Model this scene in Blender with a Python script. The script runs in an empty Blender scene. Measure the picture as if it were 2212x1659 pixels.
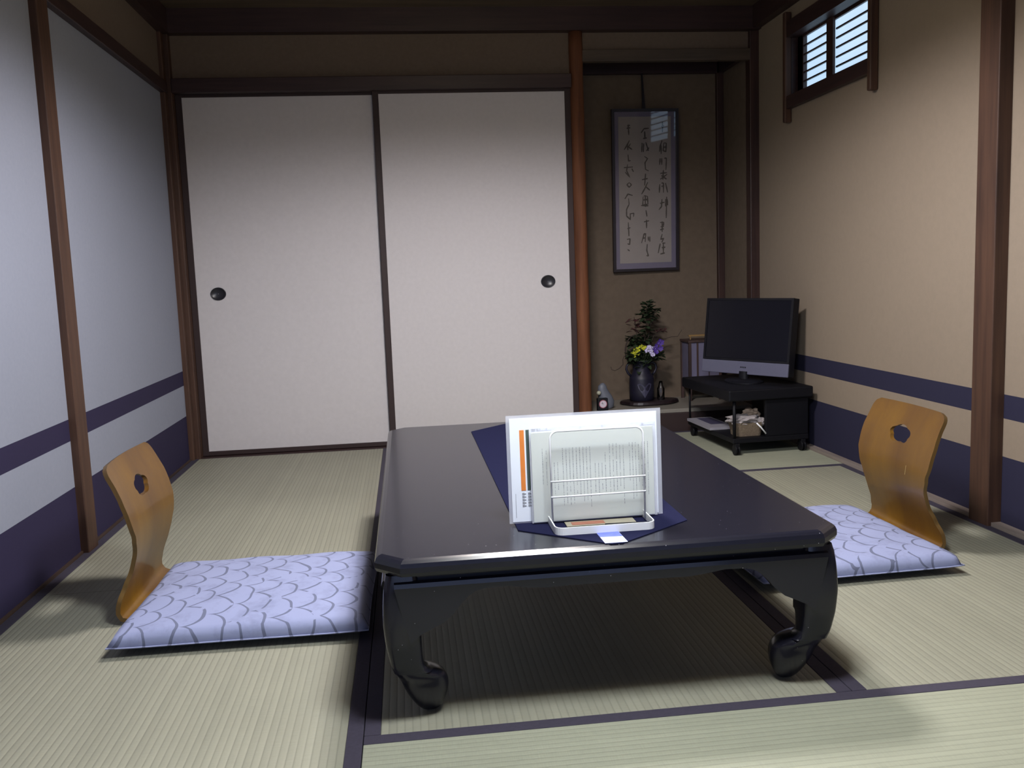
import bpy, bmesh, math, random
from mathutils import Vector, Matrix
random.seed(7)
S = bpy.context.scene
COL = S.collection
PI = math.pi
R = math.radians

# ------------------------------------------------------------------ materials
def new_mat(name):
    m = bpy.data.materials.new(name); m.use_nodes = True
    nt = m.node_tree
    return m, nt, nt.nodes['Principled BSDF']

def link(nt, a, b): nt.links.new(a, b)

def node(nt, typ, **kw):
    n = nt.nodes.new(typ)
    for k, v in kw.items(): setattr(n, k, v)
    return n

def math_node(nt, op, a, b=None, c=None, clamp=False):
    n = nt.nodes.new('ShaderNodeMath'); n.operation = op; n.use_clamp = clamp
    for i, v in enumerate((a, b, c)):
        if v is None: continue
        if isinstance(v, (int, float)): n.inputs[i].default_value = v
        else: nt.links.new(v, n.inputs[i])
    return n.outputs[0]

def mix_rgb(nt, fac, a, b):
    n = nt.nodes.new('ShaderNodeMix'); n.data_type = 'RGBA'
    for s, v in ((0, fac), (6, a), (7, b)):
        if isinstance(v, (int, float)): n.inputs[s].default_value = v
        elif isinstance(v, tuple): n.inputs[s].default_value = (*v, 1) if len(v) == 3 else v
        else: nt.links.new(v, n.inputs[s])
    return n.outputs[2]

def ramp(nt, fac, stops):
    n = nt.nodes.new('ShaderNodeValToRGB')
    el = n.color_ramp.elements
    while len(el) < len(stops): el.new(0.5)
    for e, (p, c) in zip(el, stops): e.position = p; e.color = (*c, 1) if len(c) == 3 else c
    nt.links.new(fac, n.inputs[0]); return n.outputs[0]

def coords(nt, scale=(1, 1, 1), rot=(0, 0, 0)):
    tc = nt.nodes.new('ShaderNodeTexCoord'); mp = nt.nodes.new('ShaderNodeMapping')
    mp.inputs['Scale'].default_value = scale; mp.inputs['Rotation'].default_value = rot
    nt.links.new(tc.outputs['Object'], mp.inputs['Vector']); return mp.outputs[0]

def noise(nt, vec, scale, detail=3, rough=.5):
    n = nt.nodes.new('ShaderNodeTexNoise'); n.inputs['Scale'].default_value = scale
    n.inputs['Detail'].default_value = detail; n.inputs['Roughness'].default_value = rough
    nt.links.new(vec, n.inputs['Vector']); return n.outputs[0]

def bump(nt, b, h, strength=.3, dist=.001):
    n = nt.nodes.new('ShaderNodeBump'); n.inputs['Strength'].default_value = strength
    n.inputs['Distance'].default_value = dist
    nt.links.new(h, n.inputs['Height']); nt.links.new(n.outputs[0], b.inputs['Normal'])

def plain(name, col, rough=.6, var=.12, nscale=40, bmp=0, bdist=.001, spec=.5, coat=0, metal=0, alpha=None, trans=0):
    m, nt, b = new_mat(name)
    v = coords(nt)
    f = noise(nt, v, nscale, 4)
    c0 = tuple(max(0, c * (1 - var)) for c in col); c1 = tuple(min(1, c * (1 + var)) for c in col)
    link(nt, mix_rgb(nt, f, c0, c1), b.inputs['Base Color'])
    b.inputs['Roughness'].default_value = rough
    b.inputs['Specular IOR Level'].default_value = spec
    b.inputs['Coat Weight'].default_value = coat
    b.inputs['Metallic'].default_value = metal
    b.inputs['Transmission Weight'].default_value = trans
    if alpha is not None: b.inputs['Alpha'].default_value = alpha
    if bmp: bump(nt, b, f, bmp, bdist)
    return m

def wood(name, dark, light, axis='Z', rough=.45, coat=0, scale=1.0, spec=.4):
    m, nt, b = new_mat(name)
    sc = {'Z': (30, 30, 1.6), 'X': (1.6, 30, 30), 'Y': (30, 1.6, 30)}[axis]
    v = coords(nt, tuple(s * scale for s in sc))
    f = noise(nt, v, 1.5, 6, .6)
    f2 = noise(nt, coords(nt), 3, 2)
    f3 = math_node(nt, 'ADD', math_node(nt, 'MULTIPLY', f, .8), math_node(nt, 'MULTIPLY', f2, .25))
    link(nt, ramp(nt, f3, [(.3, dark), (.72, light)]), b.inputs['Base Color'])
    b.inputs['Roughness'].default_value = rough; b.inputs['Coat Weight'].default_value = coat
    b.inputs['Coat Roughness'].default_value = .15
    b.inputs['Specular IOR Level'].default_value = spec
    bump(nt, b, f, .15, .0005)
    return m

def emit(name, col, strength, base=(.8, .8, .8)):
    m, nt, b = new_mat(name)
    f = noise(nt, coords(nt), 9, 3)
    c = mix_rgb(nt, f, tuple(x * .88 for x in col), tuple(min(1, x * 1.08) for x in col))
    b.inputs['Base Color'].default_value = (*base, 1)
    link(nt, c, b.inputs['Emission Color'])
    b.inputs['Emission Strength'].default_value = strength
    b.inputs['Roughness'].default_value = .9
    return m

def banded_wall(name, upper, band, z1, z2, z3, nz=70):
    """plaster or paper wall with two dark paper bands (z1..z2 and below z3)"""
    m, nt, b = new_mat(name)
    tc = nt.nodes.new('ShaderNodeTexCoord'); sx = nt.nodes.new('ShaderNodeSeparateXYZ')
    link(nt, tc.outputs['Object'], sx.inputs[0]); z = sx.outputs[2]
    a = math_node(nt, 'MULTIPLY', math_node(nt, 'LESS_THAN', z, z1), math_node(nt, 'GREATER_THAN', z, z2))
    k = math_node(nt, 'MAXIMUM', a, math_node(nt, 'LESS_THAN', z, z3))
    f = noise(nt, tc.outputs['Object'], nz, 5, .65); g = noise(nt, tc.outputs['Object'], 2.2, 3)
    f2 = math_node(nt, 'ADD', math_node(nt, 'MULTIPLY', f, .6), math_node(nt, 'MULTIPLY', g, .4))
    up = mix_rgb(nt, f2, tuple(c * .88 for c in upper), tuple(c * 1.12 for c in upper))
    dn = mix_rgb(nt, f2, tuple(c * .85 for c in band), tuple(c * 1.15 for c in band))
    link(nt, mix_rgb(nt, k, up, dn), b.inputs['Base Color'])
    b.inputs['Roughness'].default_value = .85; b.inputs['Specular IOR Level'].default_value = .2
    bump(nt, b, f, .12, .001)
    return m

def tatami_mat(name, axis, base=(.295, .290, .222)):
    m, nt, b = new_mat(name)
    tc = nt.nodes.new('ShaderNodeTexCoord'); sx = nt.nodes.new('ShaderNodeSeparateXYZ')
    link(nt, tc.outputs['Object'], sx.inputs[0])
    along = sx.outputs[1] if axis == 'Y' else sx.outputs[0]
    across = sx.outputs[0] if axis == 'Y' else sx.outputs[1]
    u = math_node(nt, 'FRACT', math_node(nt, 'MULTIPLY', across, 1 / .0149))
    tri = math_node(nt, 'ABSOLUTE', math_node(nt, 'SUBTRACT', u, .5))          # 0 mid, .5 at groove
    h = math_node(nt, 'SUBTRACT', 1.0, math_node(nt, 'POWER', math_node(nt, 'MULTIPLY', tri, 2), 3))
    # rush weave across the rib
    sc = (1, 1, 1)
    mp = nt.nodes.new('ShaderNodeMapping')
    mp.inputs['Scale'].default_value = (30, 700, 30) if axis == 'Y' else (700, 30, 30)
    link(nt, tc.outputs['Object'], mp.inputs[0])
    w = noise(nt, mp.outputs[0], 1, 2)
    g = noise(nt, tc.outputs['Object'], 1.7, 4)
    cell = nt.nodes.new('ShaderNodeTexWhiteNoise'); cell.noise_dimensions = '1D'
    link(nt, math_node(nt, 'FLOOR', math_node(nt, 'MULTIPLY', across, 1 / .0149)), cell.inputs['W'])
    t = math_node(nt, 'ADD', math_node(nt, 'MULTIPLY', w, .32),
                  math_node(nt, 'ADD', math_node(nt, 'MULTIPLY', g, .5), math_node(nt, 'MULTIPLY', cell.outputs[0], .12)))
    c = ramp(nt, t, [(.25, tuple(x * .78 for x in base)), (.85, tuple(x * 1.2 for x in base))])
    dark = math_node(nt, 'GREATER_THAN', tri, .40)
    c2 = mix_rgb(nt, math_node(nt, 'MULTIPLY', dark, .20), c, tuple(x * .35 for x in base))
    link(nt, c2, b.inputs['Base Color'])
    b.inputs['Roughness'].default_value = .55; b.inputs['Specular IOR Level'].default_value = .35
    hh = math_node(nt, 'ADD', h, math_node(nt, 'MULTIPLY', w, .25))
    bump(nt, b, hh, .6, .0014)
    return m

def cushion_mat():
    m, nt, b = new_mat('cushion_cotton')
    tc = nt.nodes.new('ShaderNodeTexCoord')
    nz = nt.nodes.new('ShaderNodeTexNoise'); nz.inputs['Scale'].default_value = 5.5; nz.inputs['Detail'].default_value = 2
    link(nt, tc.outputs['Object'], nz.inputs['Vector'])
    va = nt.nodes.new('ShaderNodeVectorMath'); va.operation = 'MULTIPLY_ADD'
    link(nt, nz.outputs['Color'], va.inputs[0]); va.inputs[1].default_value = (.085, .085, 0)
    link(nt, tc.outputs['Object'], va.inputs[2])
    sx = nt.nodes.new('ShaderNodeSeparateXYZ'); link(nt, va.outputs[0], sx.inputs[0])
    X = math_node(nt, 'ADD', sx.outputs[0], 3.0); Y = math_node(nt, 'ADD', sx.outputs[1], 3.0)
    px, py = .108, .098
    def lattice(ox, oy):
        x = math_node(nt, 'SUBTRACT', math_node(nt, 'FRACT', math_node(nt, 'DIVIDE', math_node(nt, 'ADD', X, ox * px), px)), .30)
        y = math_node(nt, 'SUBTRACT', math_node(nt, 'FRACT', math_node(nt, 'DIVIDE', math_node(nt, 'ADD', Y, oy * py), py)), .5)
        x = math_node(nt, 'MULTIPLY', x, px); y = math_node(nt, 'MULTIPLY', y, py)
        r = math_node(nt, 'SQRT', math_node(nt, 'ADD', math_node(nt, 'MULTIPLY', x, x), math_node(nt, 'MULTIPLY', y, y)))
        d = math_node(nt, 'ABSOLUTE', math_node(nt, 'SUBTRACT', r, .050))
        wid = math_node(nt, 'ADD', .0011, math_node(nt, 'MULTIPLY', math_node(nt, 'MAXIMUM', x, 0.0), .045))
        on = math_node(nt, 'MULTIPLY', math_node(nt, 'LESS_THAN', d, wid), math_node(nt, 'GREATER_THAN', x, -.004))
        return on
    k = math_node(nt, 'MAXIMUM', lattice(0, 0), lattice(.5, .5))
    gate = noise(nt, tc.outputs['Object'], 22, 1)
    k = math_node(nt, 'MULTIPLY', k, math_node(nt, 'GREATER_THAN', gate, .36))
    bl = noise(nt, tc.outputs['Object'], 15, 4, .7)
    blot = math_node(nt, 'MULTIPLY', math_node(nt, 'SUBTRACT', bl, .50, clamp=True), 2.6, clamp=True)
    base = mix_rgb(nt, blot, (.295, .325, .50), (.19, .21, .33))
    col = mix_rgb(nt, math_node(nt, 'MULTIPLY', k, .8), base, (.11, .12, .18))
    link(nt, col, b.inputs['Base Color'])
    b.inputs['Roughness'].default_value = .85; b.inputs['Specular IOR Level'].default_value = .2
    f = noise(nt, tc.outputs['Object'], 12, 3)
    bump(nt, b, f, .35, .004)
    return m

def lacquer_mat():
    m, nt, b = new_mat('speckled_black_lacquer')
    v = coords(nt)
    vo = nt.nodes.new('ShaderNodeTexVoronoi'); vo.inputs['Scale'].default_value = 150
    link(nt, v, vo.inputs['Vector'])
    wn = nt.nodes.new('ShaderNodeTexWhiteNoise'); link(nt, vo.outputs['Position'], wn.inputs['Vector'])
    spot = math_node(nt, 'MULTIPLY', math_node(nt, 'LESS_THAN', vo.outputs['Distance'], .11),
                     math_node(nt, 'GREATER_THAN', wn.outputs[0], .955))
    c = mix_rgb(nt, spot, (.010, .010, .017), (.42, .40, .42))
    link(nt, c, b.inputs['Base Color'])
    fine = noise(nt, v, 260, 3)
    b.inputs['Roughness'].default_value = .24
    b.inputs['Specular IOR Level'].default_value = .38
    b.inputs['Coat Weight'].default_value = .15; b.inputs['Coat Roughness'].default_value = .10
    return m

M = {}
M['plaster'] = plain('brown_plaster', (.13, .095, .07), .9, .15, 60, .15)
M['alcove'] = plain('alcove_sand_plaster', (.125, .092, .064), .9, .2, 30, .2)
M['wall_l'] = banded_wall('pale_paper_wall', (.245, .260, .315), (.024, .019, .050), .438, .3683, .2196)
M['wall_r'] = banded_wall('beige_plaster_wall', (.25, .20, .15), (.022, .021, .045), .4174, .3421, .2221, 45)
M['dark'] = wood('dark_stained_wood', (.020, .010, .010), (.060, .030, .024))
M['darkx'] = wood('dark_stained_wood_rail', (.020, .010, .011), (.050, .026, .024), 'X')
M['darky'] = wood('dark_stained_wood_side', (.020, .010, .011), (.050, .026, .024), 'Y')
M['post'] = wood('brown_post_wood', (.032, .014, .009), (.088, .042, .024), rough=.6)
M['toko'] = wood('red_pillar_wood', (.075, .028, .014), (.18, .070, .032), rough=.7, spec=.2)
M['header'] = wood('pale_header_wood', (.045, .031, .022), (.095, .070, .050), 'X')
M['sill'] = wood('sill_wood', (.035, .022, .016), (.085, .055, .040), 'Y')
M['sillr'] = wood('pale_sill_wood', (.16, .13, .11), (.30, .25, .22), 'Y')
M['ceil'] = wood('ceiling_board', (.06, .042, .027), (.13, .095, .06), 'X')
M['fusuma'] = plain('door_paper', (.56, .53, .53), .85, .06, 55, .10, .001, .2)
M['frame'] = plain('dark_lacquered_frame', (.026, .012, .011), .65, .2, 20)
M['black'] = plain('black_metal', (.018, .017, .022), .35, .2, 30)
M['heri'] = plain('border_cloth', (.038, .032, .052), .8, .25, 120, .2)
M['taty'] = tatami_mat('rush_mat_lengthwise', 'Y')
M['tatx'] = tatami_mat('rush_mat_crosswise', 'X', (.33, .34, .255))
M['cush'] = cushion_mat()
M['lacq'] = lacquer_mat()
M['navy'] = plain('navy_cloth', (.009, .010, .034), .95, .15, 200, .3, spec=.08)
M['amber'] = wood('amber_varnished_plywood', (.058, .020, .003), (.168, .080, .005), 'Z', .5, .45, .12)
M['plyedge'] = wood('plywood_edge', (.07, .035, .010), (.16, .09, .02), 'Z', .4, .3, .5)
M['whitewire'] = plain('white_coated_wire', (.82, .83, .85), .4, .04, 20)
M['paper'] = plain('white_paper', (.80, .84, .92), .5, .03, 12)
M['cream'] = plain('cream_paper', (.60, .63, .60), .5, .04, 6)
M['plastic'] = plain('clear_plastic', (.75, .77, .85), .12, .02, 10, alpha=.32)
M['ink'] = plain('grey_print', (.26, .27, .30), .7, .1, 100)
M['orange'] = plain('orange_print', (.72, .22, .04), .6, .12, 40)
M['green'] = plain('dark_green_print', (.06, .09, .08), .6, .15, 40)
M['screen'] = plain('dark_screen', (.005, .005, .009), .25, .1, 5, spec=.3)
M['tvblack'] = plain('black_plastic', (.004, .004, .007), .55, .15, 40, spec=.3)
M['silver'] = plain('silver_plastic', (.105, .105, .155), .4, .06, 80)
M['rack'] = plain('black_rack_board', (.0030, .0030, .005), .55, .2, 25, spec=.25)
M['basket'] = plain('wicker', (.16, .12, .08), .85, .45, 160, .8, .003)
M['crumple'] = plain('crumpled_paper', (.30, .27, .27), .8, .3, 35, .6, .006)
M['mag'] = plain('magazine_cover', (.26, .25, .28), .5, .1, 30)
M['tan'] = plain('tan_paper', (.36, .27, .20), .8, .25, 35, .5, .005)
M['vase'] = plain('dark_glazed_pottery', (.010, .009, .022), .5, .3, 20)
M['motif'] = plain('pale_glaze', (.045, .042, .08), .5, .3, 60)
M['leaf'] = plain('leaf_green', (.022, .038, .015), .6, .4, 30)
M['leafred'] = plain('leaf_reddish', (.06, .018, .02), .6, .4, 30)
M['twig'] = plain('brown_twig', (.035, .022, .016), .8, .3, 60)
M['yellow'] = plain('yellow_petal', (.55, .55, .04), .6, .15, 60)
M['whitep'] = plain('white_petal', (.60, .55, .75), .6, .1, 60)
M['purple'] = plain('purple_petal', (.075, .035, .26), .6, .25, 60)
M['paleceram'] = plain('pale_blue_ceramic', (.12, .13, .16), .5, .25, 14)
M['creamceram'] = plain('cream_ceramic', (.42, .42, .32), .5, .15, 30)
M['glass'] = plain('clear_glass', (.9, .95, 1.0), .03, 0, 5, trans=1.0)
def pane_mat(name, rough, tint):
    m = bpy.data.materials.new(name); m.use_nodes = True; nt = m.node_tree; nt.nodes.clear()
    out = nt.nodes.new('ShaderNodeOutputMaterial'); mx = nt.nodes.new('ShaderNodeMixShader')
    tr = nt.nodes.new('ShaderNodeBsdfTransparent'); gl = nt.nodes.new('ShaderNodeBsdfGlossy'); fr = nt.nodes.new('ShaderNodeFresnel')
    tr.inputs[0].default_value = (*tint, 1); gl.inputs['Roughness'].default_value = rough; fr.inputs[0].default_value = 1.5
    f = noise(nt, coords(nt), 3, 2); link(nt, math_node(nt, 'MULTIPLY', fr.outputs[0], math_node(nt, 'ADD', .9, math_node(nt, 'MULTIPLY', f, .2))), mx.inputs[0])
    link(nt, tr.outputs[0], mx.inputs[1]); link(nt, gl.outputs[0], mx.inputs[2]); link(nt, mx.outputs[0], out.inputs[0]); return m
M['pane'] = pane_mat('picture_glass', .03, (.98, .98, 1.0))
M['mat'] = plain('lavender_mount', (.14, .125, .175), .8, .08, 30)
M['washi'] = plain('aged_paper', (.27, .24, .21), .85, .08, 25)
M['sumi'] = plain('faded_ink', (.06, .05, .04), .8, .4, 50)
M['pframe'] = plain('dark_picture_frame', (.012, .008, .012), .4, .2, 30)
M['tray'] = wood('dark_burl_wood', (.006, .004, .006), (.022, .012, .014), 'X', .45, .1)
M['clockface'] = plain('clock_face_white', (.62, .55, .62), .5, .05, 20)
M['pink'] = plain('clock_ring_red', (.38, .12, .16), .5, .1, 20)
M['lantern'] = wood('lantern_wood', (.025, .014, .014), (.075, .042, .036), 'Z', .6)
M['lanternpaper'] = plain('lantern_paper', (.13, .12, .19), .8, .2, 14)
M['brass'] = wood('handle_wood', (.16, .09, .03), (.32, .2, .08), 'X', .4)
M['platform'] = plain('alcove_board', (.22, .20, .17), .45, .12, 12)
M['blueprint'] = plain('blue_print', (.12, .16, .55), .6, .35, 90)
M['bluepale'] = plain('pale_blue_print', (.55, .60, .85), .6, .15, 120)
M['beige'] = plain('beige_card', (.25, .23, .17), .6, .15, 40)
M['red'] = plain('orange_red_card', (.26, .10, .06), .6, .25, 60)
M['shojipane'] = emit('daylit_window_paper', (.50, .72, .98), 1.0)
M['shojirear'] = emit('daylit_rear_paper', (.36, .50, 1.0), 1.5)
M['shade'] = emit('glowing_lamp_shade', (1.0, .82, .55), 10.0, (.05, .04, .03))  # warm glow added to the dark shades to brighten the upper walls

# ------------------------------------------------------------------ mesh helpers
def box(bm, x0, x1, y0, y1, z0, z1):
    v = [bm.verts.new(p) for p in ((x0, y0, z0), (x1, y0, z0), (x1, y1, z0), (x0, y1, z0),
                                   (x0, y0, z1), (x1, y0, z1), (x1, y1, z1), (x0, y1, z1))]
    for f in ((0, 3, 2, 1), (4, 5, 6, 7), (0, 1, 5, 4), (1, 2, 6, 5), (2, 3, 7, 6), (3, 0, 4, 7)):
        bm.faces.new([v[i] for i in f])

def loft(bm, rings, cap=True, closed=True):
    vs = [[bm.verts.new(p) for p in r] for r in rings]
    n = len(rings[0])
    for a, b in zip(vs, vs[1:]):
        for i in range(n if closed else n - 1):
            j = (i + 1) % n
            bm.faces.new((a[i], a[j], b[j], b[i]))
    if cap:
        bm.faces.new(list(reversed(vs[0]))); bm.faces.new(vs[-1])
    return vs

def lathe(bm, prof, c=(0, 0, 0), seg=28, sx=1, sy=1):
    rings = [[(c[0] + max(r, .0003) * sx * math.cos(2 * PI * k / seg), c[1] + max(r, .0003) * sy * math.sin(2 * PI * k / seg), c[2] + z)
              for k in range(seg)] for r, z in prof]
    loft(bm, rings)

def tube(bm, pts, r, seg=8, cyclic=False):
    pts = [Vector(p) for p in pts]; n = len(pts)
    rad = r if isinstance(r, (list, tuple)) else [r] * n
    rings = []
    up0 = Vector((0, 0, 1))
    prev = None
    for i, p in enumerate(pts):
        a = pts[(i - 1) % n] if (cyclic or i > 0) else p
        b = pts[(i + 1) % n] if (cyclic or i < n - 1) else p
        t = (b - a).normalized()
        if prev is None:
            ref = up0 if abs(t.dot(up0)) < .95 else Vector((1, 0, 0))
            u = t.cross(ref).normalized()
        else:
            u = (prev - t * prev.dot(t))
            u = u.normalized() if u.length > 1e-6 else t.orthogonal().normalized()
        prev = u
        w = t.cross(u)
        rings.append([tuple(p + (u * math.cos(2 * PI * k / seg) + w * math.sin(2 * PI * k / seg)) * rad[i]) for k in range(seg)])
    if cyclic: rings.append(rings[0])
    loft(bm, rings, cap=not cyclic)

def prism_xz(bm, pts, y0, y1):
    loft(bm, [[(x, y0, z) for x, z in pts], [(x, y1, z) for x, z in pts]])

def prism_yz(bm, pts, x0, x1):
    loft(bm, [[(x0, y, z) for y, z in pts], [(x1, y, z) for y, z in pts]])

def obj(name, bm, mat, parent=None, bevel=0, seg=2, smooth=False, weld=False):
    bmesh.ops.remove_doubles(bm, verts=bm.verts, dist=1e-6) if weld else None
    bmesh.ops.recalc_face_normals(bm, faces=bm.faces)
    me = bpy.data.meshes.new(name); bm.to_mesh(me); bm.free()
    o = bpy.data.objects.new(name, me); COL.objects.link(o)
    for m in (mat if isinstance(mat, (list, tuple)) else [mat]): me.materials.append(m)
    if smooth:
        for p in me.polygons: p.use_smooth = True
    if bevel:
        md = o.modifiers.new('bevel', 'BEVEL'); md.width = bevel; md.segments = seg; md.limit_method = 'ANGLE'; md.angle_limit = R(35)
    if parent: o.parent = parent
    return o

def B(*boxes):
    bm = bmesh.new()
    for b in boxes: box(bm, *b)
    return bm

def thing(name, label, cat, loc=(0, 0, 0), rz=0, group=None):
    o = bpy.data.objects.new(name, None); COL.objects.link(o)
    o.location = loc; o.rotation_euler = (0, 0, rz); o.empty_display_size = .05
    o['label'] = label; o['category'] = cat
    if group: o['group'] = group
    return o

def tag(o, label, cat, group=None, kind=None):
    o['label'] = label; o['category'] = cat
    if group: o['group'] = group
    if kind: o['kind'] = kind
    return o

def struct(name, bm, mat, label=None, cat=None, **kw):
    o = obj(name, bm, mat, **kw); o['kind'] = 'structure'
    if label: o['label'] = label
    if cat: o['category'] = cat
    return o

def struct_empty(name, label, cat):
    o = thing(name, label, cat); o['kind'] = 'structure'; return o

# ------------------------------------------------------------------ the room
XL, XR, YF = -.072, 2.835, -5.86      # left wall, right wall, wall behind the camera
CZ = 2.12
struct('floor', B((-.2, 2.95, YF - .1, .5, -.12, -.045)), M['sill'], 'wooden subfloor under the rush mats', 'floor')
struct('ceiling', B((-.2, 2.95, YF - .1, .5, CZ, CZ + .06)), M['ceil'], 'brown boarded ceiling above the dark cornice', 'ceiling')
# back wall: behind and above the doors, above the alcove
struct('wall_back', B((-.2, 1.93, .07, .12, -.045, CZ), (-.2, 1.93, .012, .07, 1.80, CZ), (1.93, 2.80, .012, .07, 1.92, CZ)),
       M['plaster'], 'dark brown plaster strip of wall above the sliding doors', 'wall')
struct('wall_alcove', B((1.86, 2.90, .405, .45, -.045, CZ), (1.88, 1.93, .05, .405, -.045, CZ), (2.789, 2.90, .045, .405, -.045, CZ)),
       M['alcove'], 'brown sand plaster back and sides of the alcove', 'wall')
struct('wall_left', B((-.2, XL, -3.60, .07, -.045, 1.74)), M['wall_l'], 'pale bluish white left wall with two dark paper bands', 'wall')
struct('wall_left_rear', B((-.2, XL, YF, -3.60, -.045, 1.74)), M['plaster'], 'brown plaster left wall beside the viewer', 'wall')
struct('wall_left_upper', B((-.2, XL + .005, YF, .07, 1.78, CZ)), M['plaster'], 'dark brown plaster above the left wall rail', 'wall')
# right wall with the window opening
wy0, wy1, wz0, wz1 = -1.18, -.40, 1.60, 1.895
struct('wall_right', B((XR, 2.95, YF, wy0, -.045, CZ), (XR, 2.95, wy1, .04, -.045, CZ), (XR, 2.95, wy0, wy1, -.045, wz0), (XR, 2.95, wy0, wy1, wz1, CZ)),
       M['wall_r'], 'beige plaster right wall with two dark paper bands', 'wall')
# wall behind the camera with the paper window
struct('wall_front', B((-.2, 2.95, YF - .08, YF, -.045, .35), (-.2, 2.95, YF - .08, YF, 1.60, CZ), (-.2, .30, YF - .08, YF, .35, 1.60), (2.60, 2.95, YF - .08, YF, .35, 1.60)),
       M['plaster'], 'brown plaster wall behind the viewer', 'wall')
w2 = struct_empty('window_2', 'wide daylit paper window behind the viewer', 'window')
obj('window_paper', B((.32, 2.58, YF - .05, YF - .045, .37, 1.58)), M['shojirear'], w2)
bm = bmesh.new()
for k in range(6): box(bm, .30 + k * .4525, .335 + k * .4525, YF - .045, YF - .01, .35, 1.60)
for k in range(5): box(bm, .30, 2.60, YF - .04, YF - .015, .35 + k * .305, .375 + k * .305)
obj('window_lattice', bm, M['dark'], w2)

# cornice
struct('trim_1', B((-.12, XR, -.045, .012, 2.01, CZ)), M['darkx'], 'dark wooden cornice along the top of the back wall', 'trim')
struct('trim_2', B((XL, XL + .05, YF, -.045, 2.01, CZ)), M['darky'], 'dark wooden cornice along the top of the left wall', 'trim')
struct('trim_3', B((XR - .045, XR, YF, -.045, 2.015, CZ)), M['darky'], 'dark wooden cornice along the top of the right wall', 'trim')
# rails above the doors and on the left wall
struct('trim_4', B((-.03, 1.87, -.035, .012, 1.742, 1.808)), M['darkx'], 'dark wooden rail above the two sliding doors', 'trim', bevel=.003)
struct('trim_5', B((XL - .02, XL + .026, YF, -.035, 1.737, 1.792)), M['darky'], 'dark wooden rail along the left wall', 'trim', bevel=.003)
# posts
struct('trim_6', B((-.12, -.030, -.030, .07, -.02, 2.01), (-.12, -.050, -.075, -.030, -.02, 2.01)), M['post'], 'brown wooden corner post left of the sliding doors', 'post', bevel=.003)
struct('trim_7', B((-.15, -.047, -1.575, -1.485, -.02, 2.01)), M['post'], 'brown wooden post on the left wall', 'post', bevel=.003)
struct('trim_8', B((-.15, -.047, -3.60, -3.51, -.02, 2.01)), M['post'], 'brown wooden post on the left wall beside the viewer', 'post', bevel=.003)
bm = bmesh.new()
lathe(bm, [(.034 + .0012 * math.sin(i * 1.7), -.02 + 2.03 * i / 24) for i in range(25)], (1.902, .004, 0), 24, 1.0, 1.0)
struct('trim_9', bm, M['toko'], 'rounded reddish brown alcove pillar right of the doors', 'post', smooth=True)
struct('trim_10', B((2.788, 2.90, -.012, .05, -.02, 2.01)), M['dark'], 'dark narrow post in the right back corner', 'post', bevel=.003)
struct('trim_11', B((2.79, 2.90, -1.972, -1.875, -.02, 2.015)), M['post'], 'brown wooden post on the right wall behind the chair', 'post', bevel=.003)
struct('trim_12', B((2.79, 2.90, -3.95, -3.85, -.02, 2.015)), M['post'], 'brown wooden post on the right wall beside the viewer', 'post', bevel=.003)
struct('trim_13', B((2.752, 2.789, .375, .41, .10, 2.0)), M['dark'], 'thin dark post in the alcove back corner', 'post', bevel=.002)
struct('trim_14', B((1.93, 2.79, -.012, .03, 1.868, 1.925)), M['header'], 'paler wooden header across the top of the alcove', 'trim', bevel=.003)
struct('trim_15', B((1.93, 2.775, .375, .405, 1.888, 1.99), (2.762, 2.789, .04, .375, 1.888, 1.99)), M['darkx'], 'dark wooden moulding at the top inside the alcove', 'trim')
# sills along the walls and under the doors
struct('baseboard_left', B((-.11, -.0655, YF, -.03, -.045, .008)), M['sill'], 'brown wooden floor sill along the left wall', 'baseboard')
struct('baseboard_right', B((2.803, XR + .02, YF, -.03, -.045, .012)), M['sillr'], 'grey brown wooden strip along the foot of the right wall', 'baseboard')
struct('baseboard_back', B((-.0655, 1.935, -.045, .07, -.045, -.002)), M['darkx'], 'dark wooden door track at the foot of the sliding doors', 'baseboard')
# alcove platform
ap = struct_empty('floor_alcove', 'raised alcove floor with a dark front board', 'floor')
obj('platform_board', B((1.905, 2.79, -.022, .41, .095, .115)), M['platform'], ap, bevel=.002)
obj('front_board', B((1.905, 2.803, -.030, .02, -.02, .0945)), M['frame'], ap, bevel=.003)

# sliding doors
def door(name, label, x0, x1, y, hx, mirror):
    d = struct_empty(name, label, 'sliding door')
    obj('paper_panel', B((x0 + .02, x1 - .02, y + .004, y + .016, .015, 1.735)), M['fusuma'], d)
    obj('frame', B((x0, x0 + .030, y, y + .02, 0, 1.75), (x1 - .030, x1, y, y + .02, 0, 1.75),
                   (x0 + .03, x1 - .03, y, y + .02, 0, .022), (x0 + .03, x1 - .03, y, y + .02, 1.730, 1.75)), M['frame'], d, bevel=.002)
    bm = bmesh.new(); seg = 40
    def ring(r, dy): return [(hx + r * 1.17 * math.cos(2 * PI * k / seg), y + dy, .799 + r * math.sin(2 * PI * k / seg)) for k in range(seg)]
    loft(bm, [ring(.0315, .004), ring(.0315, .000), ring(.029, -.001), ring(.0275, .0005), ring(.026, .0028), ring(.001, .0032)], cap=False)
    obj('door_pull', bm, M['black'], d, smooth=True)
    return d
door('door_1', 'left white paper sliding door with black oval pull at its left', -.030, .9277, .022, .102, False)
door('door_2', 'right white paper sliding door with black oval pull at its right', .8965, 1.869, -.002, 1.728, True)

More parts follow.
